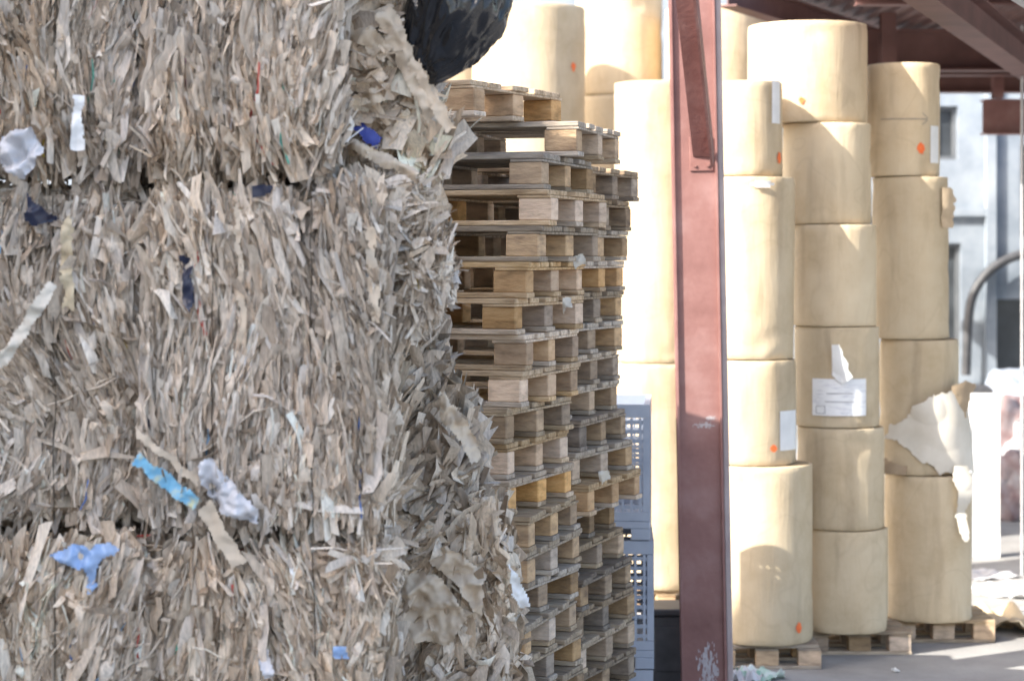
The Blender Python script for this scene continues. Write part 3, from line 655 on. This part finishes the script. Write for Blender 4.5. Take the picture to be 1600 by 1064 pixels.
for i in range(nx):
    x0=2.2+i*.08; z=4.62+(0.03 if i%2 else 0)
    vs=[bm.verts.new(p) for p in((x0,9.0,z),(x0+.055,9.0,z),(x0+.055,24,z),(x0,24,z))]; bm.faces.new(vs)
    z2=4.62+(0.03 if (i+1)%2 else 0)
    vs=[bm.verts.new(p) for p in((x0+.055,9.0,z),(x0+.08,9.0,z2),(x0+.08,24,z2),(x0+.055,24,z))]; bm.faces.new(vs)
o=mkobj('canopy_roof',bm_done(bm,'canopy_roof'),M_steel_dark); tag(o,'corrugated steel canopy roof over paper rolls','roof')

# ---------------------------------------------------------------- ground
def ground_mat():
    m,nt,b=new_mat('yard_concrete')
    tc=N(nt,'ShaderNodeTexCoord')
    n1=N(nt,'ShaderNodeTexNoise'); n1.inputs['Scale'].default_value=0.8; n1.inputs['Detail'].default_value=10; n1.inputs['Roughness'].default_value=.7
    nt.links.new(tc.outputs['Object'],n1.inputs['Vector'])
    r=ramp(nt,[(0.3,(0.22,0.21,0.20)),(0.5,(0.32,0.31,0.295)),(0.7,(0.40,0.39,0.375))]); nt.links.new(n1.outputs['Fac'],r.inputs['Fac'])
    nt.links.new(r.outputs[0],b.inputs['Base Color']); b.inputs['Roughness'].default_value=.9
    n2=N(nt,'ShaderNodeTexNoise'); n2.inputs['Scale'].default_value=30; n2.inputs['Detail'].default_value=5; nt.links.new(tc.outputs['Object'],n2.inputs['Vector'])
    bp=N(nt,'ShaderNodeBump'); bp.inputs['Strength'].default_value=.5; bp.inputs['Distance'].default_value=.01; nt.links.new(n2.outputs['Fac'],bp.inputs['Height']); nt.links.new(bp.outputs[0],b.inputs['Normal'])
    return m
bm=bmesh.new(); vs=[bm.verts.new(p) for p in((-400,-200,0),(400,-200,0),(400,700,0),(-400,700,0))]; bm.faces.new(vs)
o=mkobj('ground',bm_done(bm,'ground'),ground_mat()); tag(o,'dusty grey concrete yard surface','ground',kind='structure')

def ground_sheet(name,cx,cy,w,d,rot,mat,label,seed,crump=.05,z=.004):
    bm=bmesh.new(); n=26; vs={}
    for i in range(n+1):
        for j in range(n+1):
            u=i/n-.5; v=j/n-.5; q=Vector((u*4,v*4,seed*2.3))
            vs[i,j]=bm.verts.new((u*w+mnoise.noise(q*1.4)*.04*w,v*d+mnoise.noise(q*1.4+Vector((4,4,4)))*.04*d,z+abs(mnoise.noise(q))*crump*2))
    for i in range(n):
        for j in range(n):
            u=(i+.5)/n-.5; v=(j+.5)/n-.5
            if (u*2)**4+(v*2)**4+.5*mnoise.noise(Vector((u*5,v*5,seed)))<.9: bm.faces.new((vs[i,j],vs[i+1,j],vs[i+1,j+1],vs[i,j+1]))
    for v in list(bm.verts):
        if not v.link_faces: bm.verts.remove(v)
    o=mkobj(name,bm_done(bm,name),mat,loc=(cx,cy,0),smooth=True); o.rotation_euler=(0,0,rot); tag(o,label,'paper sheet'); return o
ground_sheet('torn_paper_sheet',X_(1560,13.9),13.9,.42,1.1,.3,M_kraft,'torn kraft paper sheet lying on the ground',1,.07)
ground_sheet('torn_paper_sheet',X_(1575,15.2),15.2,.5,.5,.8,M_white,'crumpled white paper lying on the yard',2,.04)
ground_sheet('torn_paper_sheet',X_(1190,12.1),12.15,.26,.25,.8,noisy('green_white_wrap',(0.1,0.35,0.2),(0.8,0.8,0.78),scale=9,rough=.5),'crumpled green and white wrapper beside pallet',3,.05)
ground_sheet('torn_paper_sheet',X_(1165,12.0),12.1,.2,.3,.1,M_clear,'crumpled pale paper beside pallet',4,.05)
ground_sheet('torn_paper_sheet',X_(1540,16.0),16.0,.5,.4,.4,M_clear,'pale plastic sheet lying on the yard',5,.03)
for i in range(16):
    d=random.uniform(12.2,18); px=random.uniform(1490,1620) if d>13.0 else random.uniform(1250,1600)
    ground_sheet('paper_scrap',X_(px,d),d,random.uniform(.03,.10),random.uniform(.03,.10),random.uniform(0,3),random.choice([M_white,M_kraft_in,M_clear]),'small paper scrap littering the yard',10+i,.015)

o=box_obj('white_board',[(-.11,.11,-.02,.02,0,1.36),(-.125,-.112,-.03,.03,0,1.36),(.112,.125,-.03,.03,0,1.36)],M_white,None,(X_(1538,17.0),17.0,0)); tag(o,'tall narrow white board standing on the yard','board')

# ---------------------------------------------------------------- buildings
M_wall=noisy('weathered_plaster',(0.14,0.17,0.205),(0.23,0.265,0.305),scale=1.6,rough=.9,bump=.2,c3=(0.32,0.355,0.39),detail=9)
M_wall2=noisy('pale_plaster',(0.38,0.41,0.44),(0.55,0.58,0.62),scale=1.3,rough=.9,bump=.2,c3=(0.62,0.65,0.67))
M_glass=noisy('dark_glass',(0.03,0.035,0.04),(0.07,0.08,0.09),scale=2,rough=.3)
M_frame=noisy('grey_frame',(0.10,0.11,0.12),(0.16,0.17,0.18),scale=5,rough=.5)
bE=bpy.data.objects.new('yard_building',None); col.objects.link(bE); bE.location=(0,26,0)
tag(bE,'blue grey weathered plaster building across the yard','building')
def wall_with_openings(x0,x1,z0,z1,y0,y1,ops):
    xs=sorted({x0,x1,*[o[0] for o in ops],*[o[1] for o in ops]}); zs=sorted({z0,z1,*[o[2] for o in ops],*[o[3] for o in ops]})
    bs=[]
    for i in range(len(xs)-1):
        for j in range(len(zs)-1):
            cx=(xs[i]+xs[i+1])/2; cz=(zs[j]+zs[j+1])/2
            if any(o[0]<cx<o[1] and o[2]<cz<o[3] for o in ops): continue
            bs.append((xs[i],xs[i+1],y0,y1,zs[j],zs[j+1]))
    return bs
ops=[(5.25,5.66,3.72,4.4),(5.3,5.7,1.2,2.66),(6.15,7.4,0,1.95),(8.4,9.4,2.6,4.0),(6.45,7.3,2.75,3.9),(-9,-7.6,2.4,3.8),(-5,-3.6,2.4,3.8),(-1,.4,2.4,3.8)]
box_obj('wall',wall_with_openings(-14,14,0,6.2,0,.3,ops),M_wall,bE,bev=0)
for o_ in ops:
    x0,x1,z0,z1=o_
    if z0==0:
        box_obj('door',[(x0+.002,x1-.002,.15,.2,.002,z1-.002)],M_glass,bE)
    else:
        w=box_obj('window',[(x0+.05,x1-.05,.14,.16,z0+.05,z1-.05)],M_glass,bE,bev=0)
        box_obj('window_frame',[(x0+.001,x0+.05,.08,.2,z0+.001,z1-.001),(x1-.05,x1-.001,.08,.2,z0+.001,z1-.001),(x0+.05,x1-.05,.08,.2,z0+.001,z0+.05),(x0+.05,x1-.05,.08,.2,z1-.05,z1-.001)],M_frame,w,bev=0)
box_obj('pilaster',[(6.0,6.13,-.10,-.002,0,6.0)],M_wall,bE)
box_obj('string_course',[(-14,5.998,-.08,-.002,3.0,3.10)],M_wall,bE)
pts=[(5.72,-.2,1.0),(5.74,-.2,1.6)]+[(5.76+.9*(1-math.cos(t)),-.2,1.75+.8*math.sin(t)) for t in np.linspace(.1,1.57,14)]+[(7.2,-.2,2.6),(9.5,-.2,2.6)]
tube('pipe',pts,.06,M_darkbox,bE,seg=10)
def clutter(px,D,w,h,mat,label,seed):
    bm=bmesh.new(); bmesh.ops.create_icosphere(bm,subdivisions=4,radius=1)
    for v in bm.verts:
        n=v.co.copy(); k=1+.3*mnoise.noise(n*1.7+Vector((seed,0,0)))+.12*mnoise.noise(n*5)
        p=Vector((max(-1,min(1,n.x*1.3))*w/2,max(-1,min(1,n.y*1.3))*w/2,max(-1,min(1,n.z*1.3))*h/2))*k; p.z=max(p.z,-h/2); v.co=p+Vector((0,0,h/2))
    o=mkobj('waste_sack',bm_done(bm,'waste_sack'),mat,loc=(X_(px,D),D,0),smooth=True); tag(o,label,'waste sack')
M_pink=noisy('reddish_sack',(0.20,0.09,0.09),(0.35,0.27,0.27),scale=5,rough=.6,c3=(0.45,0.43,0.45))
clutter(1585,19.5,.45,.6,M_pink,'reddish woven waste sack standing in the yard',1)
clutter(1640,20.5,.7,.8,M_clear,'pale stuffed waste sack in the yard',2)
clutter(1568,22.5,.6,.9,M_pink,'stuffed patterned waste sack by the wall',3)
clutter(1600,23.5,.9,1.1,M_plastic_grey,'grey stuffed waste sack by the wall',4)
clutter(1500,23.5,.8,1.0,M_darkbox,'dark stuffed waste sack by the wall',5)
tube_o=tube('metal_post',[(X_(1597,16),16,0),(X_(1597,16),16,4.3)],.012,M_galv); tag(tube_o,'thin grey metal post standing in yard','post')

# unseen building, added only to keep the sun off the bales
wE=bpy.data.objects.new('shade_building',None); col.objects.link(wE); wE.location=(-9,0,0); tag(wE,'tall plain unseen building added to shade the bales','building')
ops=[(-14,-11,0,4),(-6,-3,0,4)]
bs=[(-.3,0,b[0],b[1],b[4],b[5]) for b in wall_with_openings(-20,4.6,0,11.0,0,1,ops)]
box_obj('wall',bs+[(-10,-.302,4.3,4.6,0,11.0),(-10,-.302,-20,-19.7,0,11.0),(-10,0,4.603,5.75,0,10.25)],M_wall2,wE,bev=0)  # last box is a lower wing, shaped to place the column's shadow edge
box_obj('roof',[(-10,.0,-20,4.6,11.003,11.08)],M_galv,wE,bev=0)
for a in ops: box_obj('door',[(-.2,-.1,a[0]+.002,a[1]-.002,.002,a[3]-.002)],M_frame,wE,bev=0)

# ---------------------------------------------------------------- light, camera
el=math.radians(37); sd=Vector((-.86,-.51,0)).normalized()*math.cos(el)+Vector((0,0,math.sin(el)))
su=bpy.data.lights.new('sun','SUN'); su.energy=11.5; su.angle=math.radians(.5); su.color=(1,.955,.88)
so=bpy.data.objects.new('sun',su); col.objects.link(so); so.rotation_euler=sd.to_track_quat('Z','Y').to_euler()
w=bpy.data.worlds.new('World'); scene.world=w; w.use_nodes=True; nt=w.node_tree
bg=nt.nodes['Background']; sk=nt.nodes.new('ShaderNodeTexSky'); sk.sky_type='NISHITA'; sk.sun_disc=False; sk.sun_elevation=el; sk.sun_rotation=math.atan2(sd.x,sd.y); sk.dust_density=3.5
nt.links.new(sk.outputs[0],bg.inputs['Color']); bg.inputs['Strength'].default_value=.52
cam=bpy.data.cameras.new('camera'); co=bpy.data.objects.new('camera',cam); col.objects.link(co); scene.camera=co
co.location=(0,0,H); co.rotation_euler=(math.pi/2,0,0)
cam.sensor_width=36; cam.lens=72; cam.shift_y=-132/1600; cam.clip_end=1500; cam.clip_start=.1
cam.dof.use_dof=True; cam.dof.focus_distance=8.5; cam.dof.aperture_fstop=2.5
scene.view_settings.view_transform='Standard'; scene.view_settings.look='None'; scene.view_settings.exposure=0
